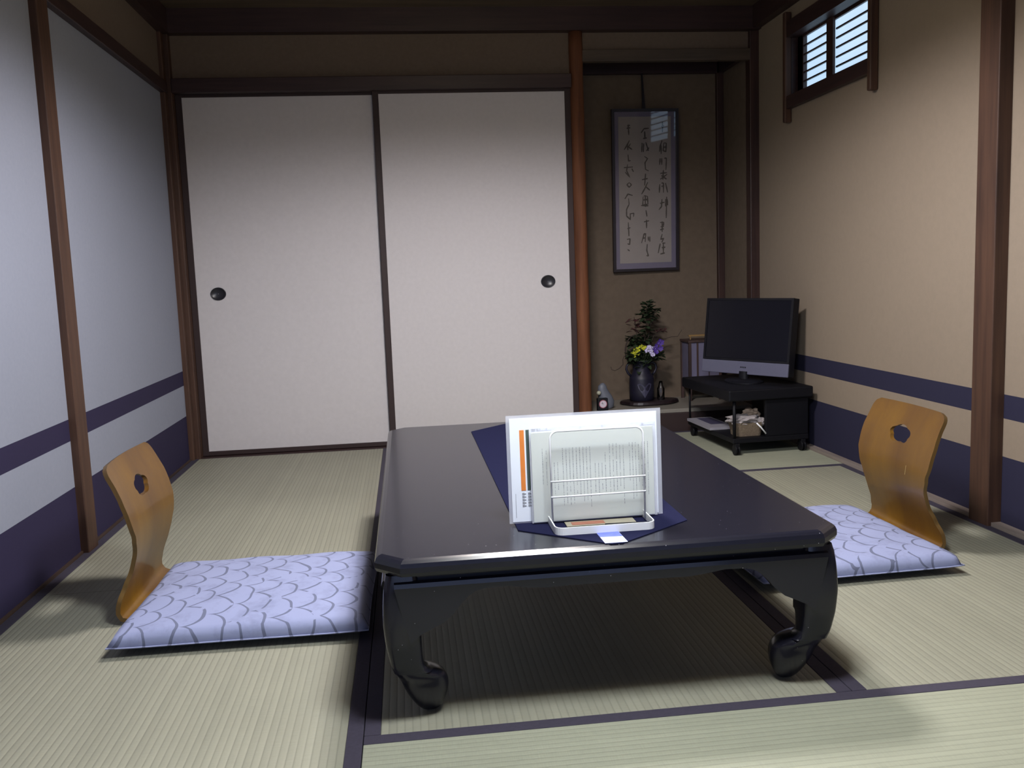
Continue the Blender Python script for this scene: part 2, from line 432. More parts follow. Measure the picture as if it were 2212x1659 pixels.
# small high window
w = struct_empty('window_1', 'small high paper window with dark lattice in the right wall', 'window')
obj('window_paper', B((2.889, 2.891, -1.178, -.41, 1.60, 1.893)), M['shojipane'], w)
bm = bmesh.new()
def frame_yz(y0, y1, z0, z1, t, tb, x0, x1):
    box(bm, x0, x1, y0, y0 + t, z0, z1); box(bm, x0, x1, y1 - t, y1, z0, z1)
    box(bm, x0, x1, y0 + t, y1 - t, z0, z0 + tb); box(bm, x0, x1, y0 + t, y1 - t, z1 - tb, z1)
frame_yz(-1.180, -.690, 1.60, 1.895, .028, .030, 2.878, 2.888)
frame_yz(-.750, -.40, 1.60, 1.895, .060, .030, 2.866, 2.877)
bm2 = bmesh.new()
for k in range(1, 6):
    z = 1.630 + k * (1.865 - 1.630) / 6
    box(bm2, 2.880, 2.887, -1.152, -.748, z - .0035, z + .0035)
    box(bm2, 2.868, 2.876, -.691, -.452, z - .0035, z + .0035)
box(bm, 2.866, 2.888, -.452, -.40, 1.60, 1.895)
obj('sash_frame', bm, M['dark'], w)
obj('lattice', bm2, M['dark'], w)
obj('casing', B((2.808, 2.866, -1.165, -.395, 1.556, 1.612), (2.808, 2.866, -1.175, -.395, 1.875, 1.945),
                (2.834, 2.90, -.402, -.396, 1.612, 1.875), (2.834, 2.90, -1.184, -1.178, 1.612, 1.875)), M['darky'], w)
for y, z0 in ((-.395, 1.495), (-1.178, 1.487)):
    bm = bmesh.new(); box(bm, 2.800, 2.834, y - .014, y + .014, z0, 1.99)
    obj('side_bar', bm, M['post'], w, bevel=.006, seg=3)

# ------------------------------------------------------------------ rush mats
H = .0305
def mat_thing(label, x0, x1, y0, y1, axis):
    t = thing('tatami_mat', label, 'tatami mat', ((x0 + x1) / 2, (y0 + y1) / 2, 0), 0, 'tatami mats on the floor')
    g = .0008
    hx, hy = (x1 - x0) / 2 - g, (y1 - y0) / 2 - g
    if axis == 'Y':
        obj('rush_surface', B((-hx + H, hx - H, -hy, hy, -.045, 0)), M['taty'], t, bevel=.0015)
        for s in (-1, 1):
            a, b_ = sorted((s * hx, s * (hx - H)))
            obj('cloth_border', B((a, b_, -hy, hy, -.045, .0008)), M['heri'], t, bevel=.0012)
    else:
        obj('rush_surface', B((-hx, hx, -hy + H, hy - H, -.045, 0)), M['tatx'], t, bevel=.0015)
        for s in (-1, 1):
            a, b_ = sorted((s * hy, s * (hy - H)))
            obj('cloth_border', B((-hx, hx, a, b_, -.045, .0008)), M['heri'], t, bevel=.0012)
    return t
X0, X1, X2, X3 = -.065, .8906, 1.848, 2.802
mat_thing('tatami mat along the left wall in front of the left sliding door', X0, X1, -1.975, -.046, 'Y')
mat_thing('tatami mat in the near left corner, in front of the left cushion', X0, X1, -3.89, -1.975, 'Y')
mat_thing('tatami mat under the black low table', X1, X2, -2.940, -1.030, 'Y')
mat_thing('tatami mat under the right cushion and wooden chair', X2, X3, -2.940, -1.030, 'Y')
mat_thing('tatami mat under the television rack, running crosswise at the back', X1, X3, -1.030, -.046, 'X')
mat_thing('tatami mat nearest the viewer, running crosswise in front of the table', X1, X3, -3.895, -2.940, 'X')
mat_thing('tatami mat behind the viewer on the left', X0, X1, -5.84, -3.89, 'Y')
mat_thing('crosswise tatami mat under the viewer', X1, X3, -4.87, -3.895, 'X')
mat_thing('crosswise tatami mat at the window behind the viewer', X1, X3, -5.84, -4.87, 'X')

# ------------------------------------------------------------------ low table
TX0, TX1, TY0, TY1 = .926, 1.838, -2.940, -1.425
table = thing('low_table', 'speckled black lacquered low table with curved feet standing on the mats', 'table', ((TX0 + TX1) / 2, (TY0 + TY1) / 2, 0))
hw, hl = (TX1 - TX0) / 2, (TY1 - TY0) / 2
def octo(i, z, c=.048):
    a, b = hw - i, hl - i; c = c - i * .4
    return [(-a + c, -b, z), (a - c, -b, z), (a, -b + c, z), (a, b - c, z), (a - c, b, z), (-a + c, b, z), (-a, b - c, z), (-a, -b + c, z)]
bm = bmesh.new()
loft(bm, [octo(.012, .296), octo(.003, .299), octo(0, .306), octo(0, .316), octo(.003, .3235), octo(.008, .328), octo(.0145, .330)])
obj('tabletop', bm, M['lacq'], table)
bm = bmesh.new(); box(bm, -hw + .028, hw - .028, -hl + .028, hl - .028, .283, .2965)
obj('waist_band', bm, M['lacq'], table)
# apron profile, from a corner (0) to the middle of the board
def apron_profile(half):
    low = [(.060, .165), (.079, .182), (.100, .192), (.124, .203), (.143, .219), (.158, .237), (.173, .252), (.187, .260), (.205, .264), (.245, .265), (.285, .259), (.32, .256), (.36, .257), (.42, .2565)]
    prof = [(x - half, z) for x, z in low]
    full = prof + [(-x, z) for x, z in reversed(prof)]
    top = [(half - .035, .286), (-half + .035, .286)]
    return full + top
def apron(half, off, axis, side):
    pts = apron_profile(half)
    lay = [(.016, .0), (.004, .35), (0, 1), (-.016, 1)]
    bm = bmesh.new()
    o0 = off
    # outer face bulges, thickness .024
    ring_in = [(x, z) for x, z in pts]
    def R_(d, zs):
        r = []
        for x, z in ring_in:
            zz = z - zs if z > .28 else z
            if axis == 'X': r.append((x, side * (o0 - d), zz))
            else: r.append((side * (o0 - d), x, zz))
        return r
    loft(bm, [R_(.026, 0), R_(.008, 0), R_(.002, .004), R_(0, .012)])
    o = obj('apron', bm, M['lacq'], table)
    return o
for s in (-1, 1):
    apron(hw, hl - .011, 'X', s); apron(hl, hw - .011, 'Y', s)
# curved corner legs
legp = [(.2965, .020, .078), (.282, .017, .080), (.262, .014, .081), (.235, .012, .082), (.205, .011, .082), (.185, .012, .081),
        (.160, .014, .081), (.140, .017, .081), (.118, .021, .083), (.105, .025, .091), (.098, .027, .105), (.089, .030, .119), (.076, .036, .127),
        (.058, .042, .129), (.040, .050, .126), (.026, .058, .121), (.014, .066, .115), (.005, .074, .109), (.0012, .080, .103)]
def catmull(P, n=5):
    out = []
    for k in range(len(P) - 1):
        p0, p1, p2, p3 = P[max(0, k - 1)], P[k], P[k + 1], P[min(len(P) - 1, k + 2)]
        for j in range(n):
            t = j / n
            out.append(tuple(.5 * (2 * b + (c - a_) * t + (2 * a_ - 5 * b + 4 * c - d) * t * t + (3 * b - a_ - 3 * c + d) * t ** 3) for a_, b, c, d in zip(p0, p1, p2, p3)))
    out.append(P[-1]); return out
legs_fine = catmull(legp, 4)
for sx in (-1, 1):
    for sy in (-1, 1):
        bm = bmesh.new(); rings = []
        for z, o, i in legs_fine:
            rr = min(.012, (i - o) * .3) if z > .1 else (i - o) * .34
            ring = []
            ri = rr if z > .15 else (i - o) * (.34 + .30 * min(1, (.15 - z) / .05))
            cs = [(i - ri, i - ri, 0), (o + rr, i - rr, 90), (o + rr, o + rr, 180), (i - rr, o + rr, 270)]
            for cx, cy, a0 in cs:
                rq_ = ri if a0 == 0 else rr
                for k in range(5):
                    a = R(a0 + k * 22.5)
                    ring.append((sx * (hw - (cx + rq_ * math.cos(a))), sy * (hl - (cy + rq_ * math.sin(a))), z))
            rings.append(ring)
        loft(bm, rings)
        lg = obj('leg', bm, M['lacq'], table, smooth=True); lg.data.set_sharp_from_angle(angle=R(32))

# runner on the table
cx = 1.383
run = thing('table_runner', 'navy cloth runner with pointed ends lying along the black table', 'table runner', (cx, -2.18, .3302))
bm = bmesh.new()
pts = [(-.181, .575), (-.172, -.615), (-.012, -.748), (.012, -.748), (.176, -.625), (.178, .57), (.0, .745)]
for z in (0, .0016): pass
loft(bm, [[(x, y, 0) for x, y in pts], [(x, y, .0016) for x, y in pts]])
obj('cloth', bm, M['navy'], run)
bm = bmesh.new(); q = [(-.018, -.742), (.020, -.738), (.003, -.672), (-.036, -.675)]
q = [(-.022, -.745), (.022, -.745), (.020, -.665), (-.024, -.665)]
loft(bm, [[(x, y, .0017) for x, y in q], [(x, y, .0024) for x, y in q]])
lb = obj('woven_label', bm, M['bluepale'], run); lb['label'] = 'pale blue and white woven label'
bm = bmesh.new(); q = [(-.023, -.704), (.0205, -.708), (.0195, -.666), (-.0235, -.666)]
loft(bm, [[(x, y, .0024) for x, y in q], [(x, y, .0027) for x, y in q]])
obj('label_pattern', bm, M['blueprint'], lb)

# ------------------------------------------------------------------ document stand
st = thing('document_stand', 'white wire stand holding printed sheets on the table', 'stand', (1.379, -2.79, .3322))
def rrect(x0, x1, z0, z1, r, n=6):
    out = []
    for cx_, cz_, a0 in ((x1 - r, z1 - r, 0), (x0 + r, z1 - r, 90), (x0 + r, z0 + r, 180), (x1 - r, z0 + r, 270)):
        for k in range(n + 1):
            a = R(a0 + 90 * k / n); out.append((cx_ + r * math.cos(a), cz_ + r * math.sin(a)))
    return out
def arch(x0, x1, z0, z1, r):
    p = [(x1, z0)] + [(x1 - r + r * math.cos(R(a)), z1 - r + r * math.sin(R(a))) for a in range(0, 91, 15)]
    p += [(x0 + r + r * math.cos(R(a)), z1 - r + r * math.sin(R(a))) for a in range(90, 181, 15)] + [(x0, z0)]
    return p
bm = bmesh.new()      # flat strip base, rounded rectangle
op = rrect(-.101, .101, -.066, .075, .018); ip = rrect(-.0985, .0985, -.0635, .0725, .0155)
n = len(op)
vo0 = [bm.verts.new((x, y, .0)) for x, y in op]; vo1 = [bm.verts.new((x, y, .015)) for x, y in op]
vi0 = [bm.verts.new((x, y, .0)) for x, y in ip]; vi1 = [bm.verts.new((x, y, .015)) for x, y in ip]
for i in range(n):
    j = (i + 1) % n
    bm.faces.new((vo0[i], vo0[j], vo1[j], vo1[i])); bm.faces.new((vi1[i], vi1[j], vi0[j], vi0[i]))
    bm.faces.new((vo1[i], vo1[j], vi1[j], vi1[i])); bm.faces.new((vi0[i], vi0[j], vo0[j], vo0[i]))
obj('base_band', bm, M['whitewire'], st, smooth=False)
bm = bmesh.new(); tube(bm, [(x, .0 + (z - .0) * .03, z) for x, z in arch(-.096, .096, .004, .195, .016)], .0021)
obj('front_arch', bm, M['whitewire'], st, smooth=True)
bm = bmesh.new(); tube(bm, [(x, .052 + z * .03, z) for x, z in arch(-.096, .096, .004, .195, .016)], .0021)
obj('rear_arch', bm, M['whitewire'], st, smooth=True)
for z in (.094, .062):
    bm = bmesh.new(); tube(bm, [(-.098, -.002, z - .0005), (.098, -.002, z + .0005)], .0019)
    obj('crossbar', bm, M['whitewire'], st, smooth=True)

# sheets standing in it
def sheet(x0, x1, z0, z1, y, roll=0, th=.0006, lean=.03):
    bm = bmesh.new(); box(bm, x0, x1, -th / 2, th / 2, z0, z1)
    return bm
def placed(o, loc, roll=0, lean=.0):
    o.location = loc; o.rotation_euler = (-lean, roll, 0); return o
s0 = thing('laminated_menu', 'white laminated landscape sheet with orange bar, rear sheet in the wire stand', 'menu', (1.362, -2.752, .3335))
s0.rotation_euler = (-.03, 0, 0)
obj('paper_sheet', B((-.156, .152, -.0004, .0004, .003, .218)), M['paper'], s0)
obj('plastic_film', B((-.163, .161, .0006, .0012, .0, .224)), M['plastic'], s0)
ob = obj('printed_bar', B((-.136, -.1265, -.0009, -.0005, .068, .1935)), M['orange'], s0); ob['label'] = 'orange printed bar'
ob = obj('printed_bar', B((-.123, -.1155, -.0009, -.0005, .068, .1935)), M['green'], s0); ob['label'] = 'dark green printed bar'
bm = bmesh.new()
for k in range(5):
    z = .034 + k * .0062
    for x in (-.1345, -.1225):
        box(bm, x, x + .0028, -.0009, -.0005, z, z + .0045); box(bm, x + .0036, x + .0078, -.0009, -.0005, z + .001, z + .003)
        box(bm, x + .0032, x + .0042, -.0009, -.0005, z, z + .005)
for x, w_ in ((-.111, .008), (-.100, .003), (-.094, .002), (-.080, .002), (-.01, .002), (.035, .003), (.12, .004)):
    box(bm, x, x + w_, -.0009, -.0005, .1895, .1945)
box(bm, -.099, -.07, -.0009, -.0005, .1900, .1907); box(bm, .115, .148, -.0009, -.0005, .190, .1906)
box(bm, -.1485, -.1478, -.0009, -.0005, .012, .062)
obj('printed_text', bm, M['ink'], s0)
s1 = thing('printed_sheet', 'cream sheet with columns of vertical print, front sheet in the wire stand', 'paper sheet', (1.375, -2.7625, .3335))
s1.rotation_euler = (-.03, R(-.2), 0)
obj('paper_sheet', B((-.1265, .128, -.0004, .0004, .003, .188)), M['cream'], s1)
obj('plastic_sleeve', B((-.130, .134, .0006, .0011, .001, .197)), M['plastic'], s1)
bm = bmesh.new(); rnd = random.Random(3)
def column(x, z1, z0):
    z = z1
    while z > z0:
        h = rnd.uniform(.0016, .0052)
        wd = rnd.uniform(.0005, .0011)
        if rnd.random() < .93: box(bm, x - wd / 2 + rnd.uniform(-.0002, .0002), x + wd / 2, -.0008, -.0005, z - h, z)
        z -= h + rnd.uniform(.0006, .0016)
for x, a, b_ in ((-.104, .155, .085), (-.096, .155, .080), (-.088, .132, .030), (-.080, .125, .06), (-.073, .125, .07)): column(x, a, b_)
obj('printed_text', bm, M['ink'], s1); bm = bmesh.new()
for k in range(9): column(-.062 + k * .0071, .154, .030 + rnd.uniform(0, .03) + (.02 if k == 4 else 0))
obj('printed_text', bm, M['ink'], s1); bm = bmesh.new()
for k in range(4): column(.005 + k * .0072, .118 if k < 3 else .14, .045 + rnd.uniform(0, .03))
for k in range(5): column(.036 + k * .0072, .157, .030 + rnd.uniform(0, .04))
obj('printed_text', bm, M['ink'], s1); bm = bmesh.new()
for k in range(7): column(.078 + k * .0064, .157, .035 + rnd.uniform(0, .05))
obj('printed_text', bm, M['ink'], s1)
# small cards lying inside the base
lf = thing('leaflet', 'beige and orange leaflet lying inside the foot of the wire stand', 'leaflet', (1.378, -2.786, .3330), R(0))
obj('card', B((-.068, .075, -.017, .017, 0, .0015)), M['beige'], lf)
obj('printed_area', B((-.056, .012, -.011, .011, .0015, .0018)), M['red'], lf)
o = obj('card', B((-.045, .045, -.014, .014, 0, .003)), M['tvblack']); o.location = (1.43, -2.828, .3350); o.rotation_euler = (0, 0, R(-4))
tag(o, 'black card lying in the wire stand foot right of the orange leaflet', 'card')

# ------------------------------------------------------------------ cushions
def cushion(label, cx, cy, hx, hy, rz, z0=.012, th=.062):
    bm = bmesh.new(); N = 44
    grid = {}
    for side in (1, -1):
        for i in range(N + 1):
            for j in range(N + 1):
                u = -1 + 2 * i / N; v = -1 + 2 * j / N
                edge = (i in (0, N)) or (j in (0, N))
                if side == -1 and edge: grid[(side, i, j)] = grid[(1, i, j)]; continue
                # slightly concave sides with pointed corners
                px = u * hx * (1 - .016 * (1 - v * v)); py = v * hy * (1 - .016 * (1 - u * u))
                h = ((1 - abs(u) ** 9) * (1 - abs(v) ** 9)) ** .24 * (.74 + .26 * (1 - u * u) * (1 - v * v))
                wr = .0025 * math.sin(9 * u + 3 * v) * math.sin(8 * v) * h
                if side == 1: z = .012 + (th - .012) * h + wr
                else: z = .012 * (1 - h) + .0
                z += .003 * (abs(u) * abs(v)) ** 6
                grid[(side, i, j)] = bm.verts.new((px, py, z))
        for i in range(N):
            for j in range(N):
                f = [grid[(side, i, j)], grid[(side, i + 1, j)], grid[(side, i + 1, j + 1)], grid[(side, i, j + 1)]]
                bm.faces.new(f if side == 1 else list(reversed(f)))
    t = thing('floor_cushion', label, 'cushion', (cx, cy, z0), rz, 'patterned floor cushions')
    obj('cushion_cover', bm, M['cush'], t, smooth=True)
    bm = bmesh.new(); pts = []
    K = 40
    for e in range(4):
        for k in range(K):
            s = -1 + 2 * k / K
            u, v = ((s, -1), (1, s), (-s, 1), (-1, -s))[e]
            pts.append((u * hx * (1 - .016 * (1 - v * v)), v * hy * (1 - .016 * (1 - u * u)), .012 + .003 * (abs(u) * abs(v)) ** 6))
    tube(bm, pts, .0018, 6, True)
    obj('seam_piping', bm, M['cush'], t, smooth=True)
    return t
cushion('white floor cushion with grey scale pattern left of the table', .590, -2.20, .298, .283, R(-1))
cushion('white floor cushion with grey scale pattern right of the table', 2.163, -2.083, .283, .295, R(182))

# ------------------------------------------------------------------ legless chairs
def chair(label, x, y, rz, scratch=False):
    # local +x is where the sitter faces; backrest at x ~ 0
    path = [(.40, .004), (.30, .004), (.20, .004), (.10, .004), (.055, .004), (.028, .006), (.012, .013), (.004, .026), (.004, .045), (.008, .068), (.017, .100), (.029, .135), (.038, .165),
            (.043, .192), (.045, .218), (.042, .245), (.034, .280), (.022, .318), (.007, .352), (-.008, .382), (-.016, .400)]
    path = [Vector((a, 0, b)) for a, b in path]
    # resample
    L = [0]
    for a, b in zip(path, path[1:]): L.append(L[-1] + (b - a).length)
    def at(s):
        for i in range(len(L) - 1):
            if s <= L[i + 1] or i == len(L) - 2:
                f = (s - L[i]) / (L[i + 1] - L[i]); return path[i].lerp(path[i + 1], f)
    def width(p):
        z, xx = p.z, p.x
        if z < .012: return .200
        k = [(.012, .203), (.05, .198), (.09, .182), (.13, .173), (.17, .175), (.21, .188), (.25, .200), (.30, .202), (.36, .196), (.415, .190)]
        for (a, wa), (b, wb) in zip(k, k[1:]):
            if z <= b:
                f = (z - a) / (b - a); f = f * f * (3 - 2 * f); return wa + (wb - wa) * f
        return .190
    NS, NT = 96, 28; th = .0055
    bm = bmesh.new(); front = []; back = []
    tot = L[-1]
    for i in range(NS + 1):
        s = tot * i / NS; p = at(s); t = (at(min(tot, s + .01)) - at(max(0, s - .01))).normalized()
        nrm = Vector((-t.z, 0, t.x))          # away from the sitter -> flip below
        w_ = width(p)
        e0, e1 = s, tot - s; rc = .028
        for e in (e0, e1):
            if e < rc: w_ -= rc - math.sqrt(max(0, rc * rc - (rc - e) ** 2))
        fr, bk = [], []
        for j in range(NT + 1):
            v = -1 + 2 * j / NT
            sag = .010 * (v * v) * (1 if p.z > .12 else max(0, (p.z - .04) / .08))     # wraps slightly around the sitter
            q = p + Vector((sag, w_ * v, 0))
            fr.append(bm.verts.new(q - nrm * th * -1)); bk.append(bm.verts.new(q - nrm * th))
        front.append(fr); back.append(bk)
    for i in range(NS):
        for j in range(NT):
            bm.faces.new((front[i][j], front[i][j + 1], front[i + 1][j + 1], front[i + 1][j]))
            bm.faces.new((back[i][j], back[i + 1][j], back[i + 1][j + 1], back[i][j + 1]))
    side = []
    for i in range(NS):
        side.append(bm.faces.new((front[i][0], front[i + 1][0], back[i + 1][0], back[i][0])))
        side.append(bm.faces.new((front[i][NT], back[i][NT], back[i + 1][NT], front[i + 1][NT])))
    for j in range(NT):
        side.append(bm.faces.new((front[0][j], back[0][j], back[0][j + 1], front[0][j + 1])))
        side.append(bm.faces.new((front[NS][j], front[NS][j + 1], back[NS][j + 1], back[NS][j])))
    for f in side: f.material_index = 1
    bmesh.ops.translate(bm, verts=bm.verts, vec=(0, 0, .004))
    t = thing('legless_chair', label, 'chair', (x, y, 0), rz, 'legless bentwood chairs')
    shell = obj('bent_shell', bm, [M['amber'], M['plyedge']], None)
    # flower shaped hand hole
    cb = bmesh.new(); hz, hy_ = .318, 0.0
    pts = []
    for k in range(72):
        a = 2 * PI * k / 72
        r = .031 + .0050 * abs(math.cos(2.5 * (a - PI / 2)))
        pts.append((r * 1.60 * math.cos(a), hz + r * .78 * math.sin(a)))
    loft(cb, [[(-.12, a, b) for a, b in pts], [(.12, a, b) for a, b in pts]])
    bmesh.ops.recalc_face_normals(cb, faces=cb.faces)
    cme = bpy.data.meshes.new('cut'); cb.to_mesh(cme); cb.free()
    co = bpy.data.objects.new('cut', cme); COL.objects.link(co)
    md = shell.modifiers.new('hole', 'BOOLEAN'); md.operation = 'DIFFERENCE'; md.object = co; md.solver = 'EXACT'
    bpy.context.view_layer.update()
    dg = bpy.context.evaluated_depsgraph_get()
    me = bpy.data.meshes.new_from_object(shell.evaluated_get(dg))
    shell.modifiers.clear(); shell.data = me
    bpy.data.objects.remove(co, do_unlink=True); bpy.data.meshes.remove(cme)
    for p in me.polygons: p.use_smooth = abs(p.normal.y) < .6
    try: me.set_sharp_from_angle(angle=R(40))
    except Exception: pass
    shell.parent = t
    return t
ch1 = chair('amber bentwood legless chair left of the table', .247, -2.062, 0)
ch2 = chair('amber bentwood legless chair with scratches right of the table', 2.510, -1.995, PI)
bm = bmesh.new()
tube(bm, [(.0, .0, .0), (.010, .018, .030)], .0007, 5)
sc = obj('scratch', bm, plain('scratch_pale', (.62, .45, .18), .5, .1, 20), ch2)
sc.location = (.0605, .085, .212); sc.rotation_euler = (0, R(-6), 0)

# ------------------------------------------------------------------ television and rack
rk = thing('tv_rack', 'open black television rack on casters in the right back corner', 'tv stand', (2.368, -.150, 0), R(3.2))
# local: +x toward the wall, -y toward the viewer
def rbox(x0, x1, y0, y1, z0, z1, name, mat=M['rack'], bev=.003): return obj(name, B((x0, x1, y0, y1, z0, z1)), mat, rk, bevel=bev)
rbox(0, .400, -.590, 0, .247, .296, 'top_shelf', bev=.006)
rbox(.025, .385, -.575, -.015, .055, .078, 'bottom_shelf')
rbox(.180, .385, -.572, -.552, .078, .247, 'side_panel')
rbox(.370, .388, -.552, -.015, .078, .247, 'back_panel')
for x, y in ((.034, -.022), (.034, -.566)):
    bm = bmesh.new(); tube(bm, [(x, y, .078), (x, y, .248)], .0075 if y < -.3 else .005, 10); obj('corner_post', bm, M['rack'], rk, smooth=True)
for x, y in ((.045, -.045), (.045, -.560), (.360, -.560), (.350, -.045)):
    bm = bmesh.new(); r = .024
    for s in (-1, 1):
        c = [(x + s * .011, y + r * math.cos(2 * PI * k / 20), .0252 + r * math.sin(2 * PI * k / 20)) for k in range(20)]
        d = [(x + s * .003, a[1], a[2]) for a in c]
        loft(bm, [c, d])
    box(bm, x - .010, x + .010, y - .018, y + .018, .030, .055)
    obj('caster', bm, M['rack'], rk, bevel=.002)

tv = thing('television', 'dark flat television with silver speaker strip on the black rack', 'television', (2.579, -.45, .2965), 0)
body = Matrix.Rotation(-R(58.7), 4, 'Z') @ Matrix.Translation((0, 0, .0345)) @ Matrix.Rotation(-R(7.4), 4, 'X')
def tvpart(name, bm, mat, **k):
    bm.transform(body); return obj(name, bm, mat, tv, **k)
tvpart('housing', B((-.2485, .2485, .000, .040, 0, .360), (-.17, .17, .040, .075, .05, .31)), M['tvblack'], bevel=.004)
tvpart('screen_panel', B((-.236, .236, -.004, -.0005, .072, .349)), M['screen'], bevel=.001)
tvpart('screen_bezel', B((-.2485, -.236, -.006, 0, .062, .360), (.236, .2485, -.006, 0, .062, .360), (-.236, .236, -.006, 0, .349, .360), (-.236, .236, -.006, 0, .062, .072)), M['tvblack'])
tvpart('speaker_strip', B((-.2485, .2485, -.010, -.0005, .0, .061)), M['silver'], bevel=.003)
def text_mesh(txt, size):
    cu = bpy.data.curves.new('t', 'FONT'); cu.body = txt; cu.size = size; cu.extrude = .0003; cu.align_x = 'CENTER'
    o = bpy.data.objects.new('t', cu); COL.objects.link(o); bpy.context.view_layer.update()
    me = bpy.data.meshes.new_from_object(o.evaluated_get(bpy.context.evaluated_depsgraph_get()))
    bpy.data.objects.remove(o, do_unlink=True)
    bm = bmesh.new(); bm.from_mesh(me); return bm
bm = bmesh.new()          # small raised maker's mark, unreadable in the photo
for k in range(4): box(bm, -.016 + k * .009, -.010 + k * .009, -.0108, -.0098, .030, .036)
tvpart('badge', bm, M['tvblack'])
bm = bmesh.new(); lathe(bm, [(.115, 0), (.115, .006), (.10, .012), (.03, .016), (.028, .050)], (0, 0, 0), 32, .75, 1.0)
obj('pedestal', bm, M['tvblack'], tv, smooth=False)

# things in the rack
mg = obj('magazine', B((-.062, .062, -.150, .150, 0, .012)), M['mag']); mg.location = (2.452, -.335, .0785); mg.rotation_euler = (0, 0, R(3))
tag(mg, 'white magazine lying on the left of the lower rack shelf', 'magazine')
mgp = obj('cover_picture', B((-.02, .05, -.06, .13, .012, .0124)), M['motif'], mg)
bk = thing('wicker_basket', 'tan basket full of paper on the lower rack shelf', 'basket', (2.516, -.635, .0785), R(3))
bm = bmesh.new()
def rq(hx_, hy_, z, r=.02):
    return [(a, b, z) for a, b in rrect(-hx_, hx_, -hy_, hy_, r, 4)]
loft(bm, [rq(.058, .048, 0), rq(.062, .052, .03), rq(.070, .056, .062), rq(.066, .052, .062), rq(.056, .046, .006)], cap=True)
obj('woven_body', bm, M['basket'], bk)
rnd = random.Random(5)
def crumple(cx_, cy_, cz_, sx_, sy_, sz_, seed, mat, name, label, cat):
    r_ = random.Random(seed); bm = bmesh.new(); bmesh.ops.create_icosphere(bm, subdivisions=3, radius=1)
    for v in bm.verts:
        k = 1 + r_.uniform(-.30, .16)
        v.co = Vector((v.co.x * sx_ * k, v.co.y * sy_ * k, v.co.z * sz_ * k))
    o = obj(name, bm, mat); o.location = (cx_, cy_, cz_)
    tag(o, label, cat); return o
crumple(2.492, -.655, .153, .082, .050, .024, 1, M['crumple'], 'crumpled_paper', 'white crumpled paper spilling over the left of the rack basket', 'paper')
crumple(2.545, -.620, .170, .040, .036, .028, 2, M['tan'], 'paper_bag', 'crumpled tan paper bag on top of the rack basket', 'bag')
crumple(2.575, -.668, .140, .030, .020, .020, 3, M['crumple'], 'paper_wad', 'small white wad of paper at the right edge of the rack basket', 'paper')
bm = bmesh.new(); tube(bm, [(2.537, -.712, .142), (2.556, -.7135, .122), (2.580, -.7135, .092)], .0035, 8)
tag(obj('white_cable', bm, M['whitewire'], smooth=True), 'short white cable hanging from the rack basket', 'cable')

# ------------------------------------------------------------------ alcove things
PZ = .115
# framed calligraphy
pc = thing('framed_calligraphy', 'tall dark framed calligraphy hanging in the alcove', 'picture', (2.338, .390, .832), R(1.8))
LEAN = R(1.9)
fw, fh = .372, .868
def pcp(name, bm, mat, par=pc, **k):
    bm.transform(Matrix.Rotation(LEAN, 4, 'X')); return obj(name, bm, mat, par, **k)
pcp('frame', B((-fw / 2, -fw / 2 + .014, -.022, 0, 0, fh), (fw / 2 - .014, fw / 2, -.022, 0, 0, fh), (-fw / 2 + .014, fw / 2 - .014, -.022, 0, 0, .014),
               (-fw / 2 + .014, fw / 2 - .014, -.022, 0, fh - .014, fh)), M['pframe'])
pcp('mount', B((-fw / 2 + .013, fw / 2 - .013, -.006, -.003, .013, fh - .013)), M['mat'])
pcp('paper', B((-.147, .147, -.0075, -.006, .045, fh - .040)), M['washi'])
pcp('glass', B((-fw / 2 + .013, fw / 2 - .013, -.0165, -.0150, .013, fh - .013)), M['pane'])
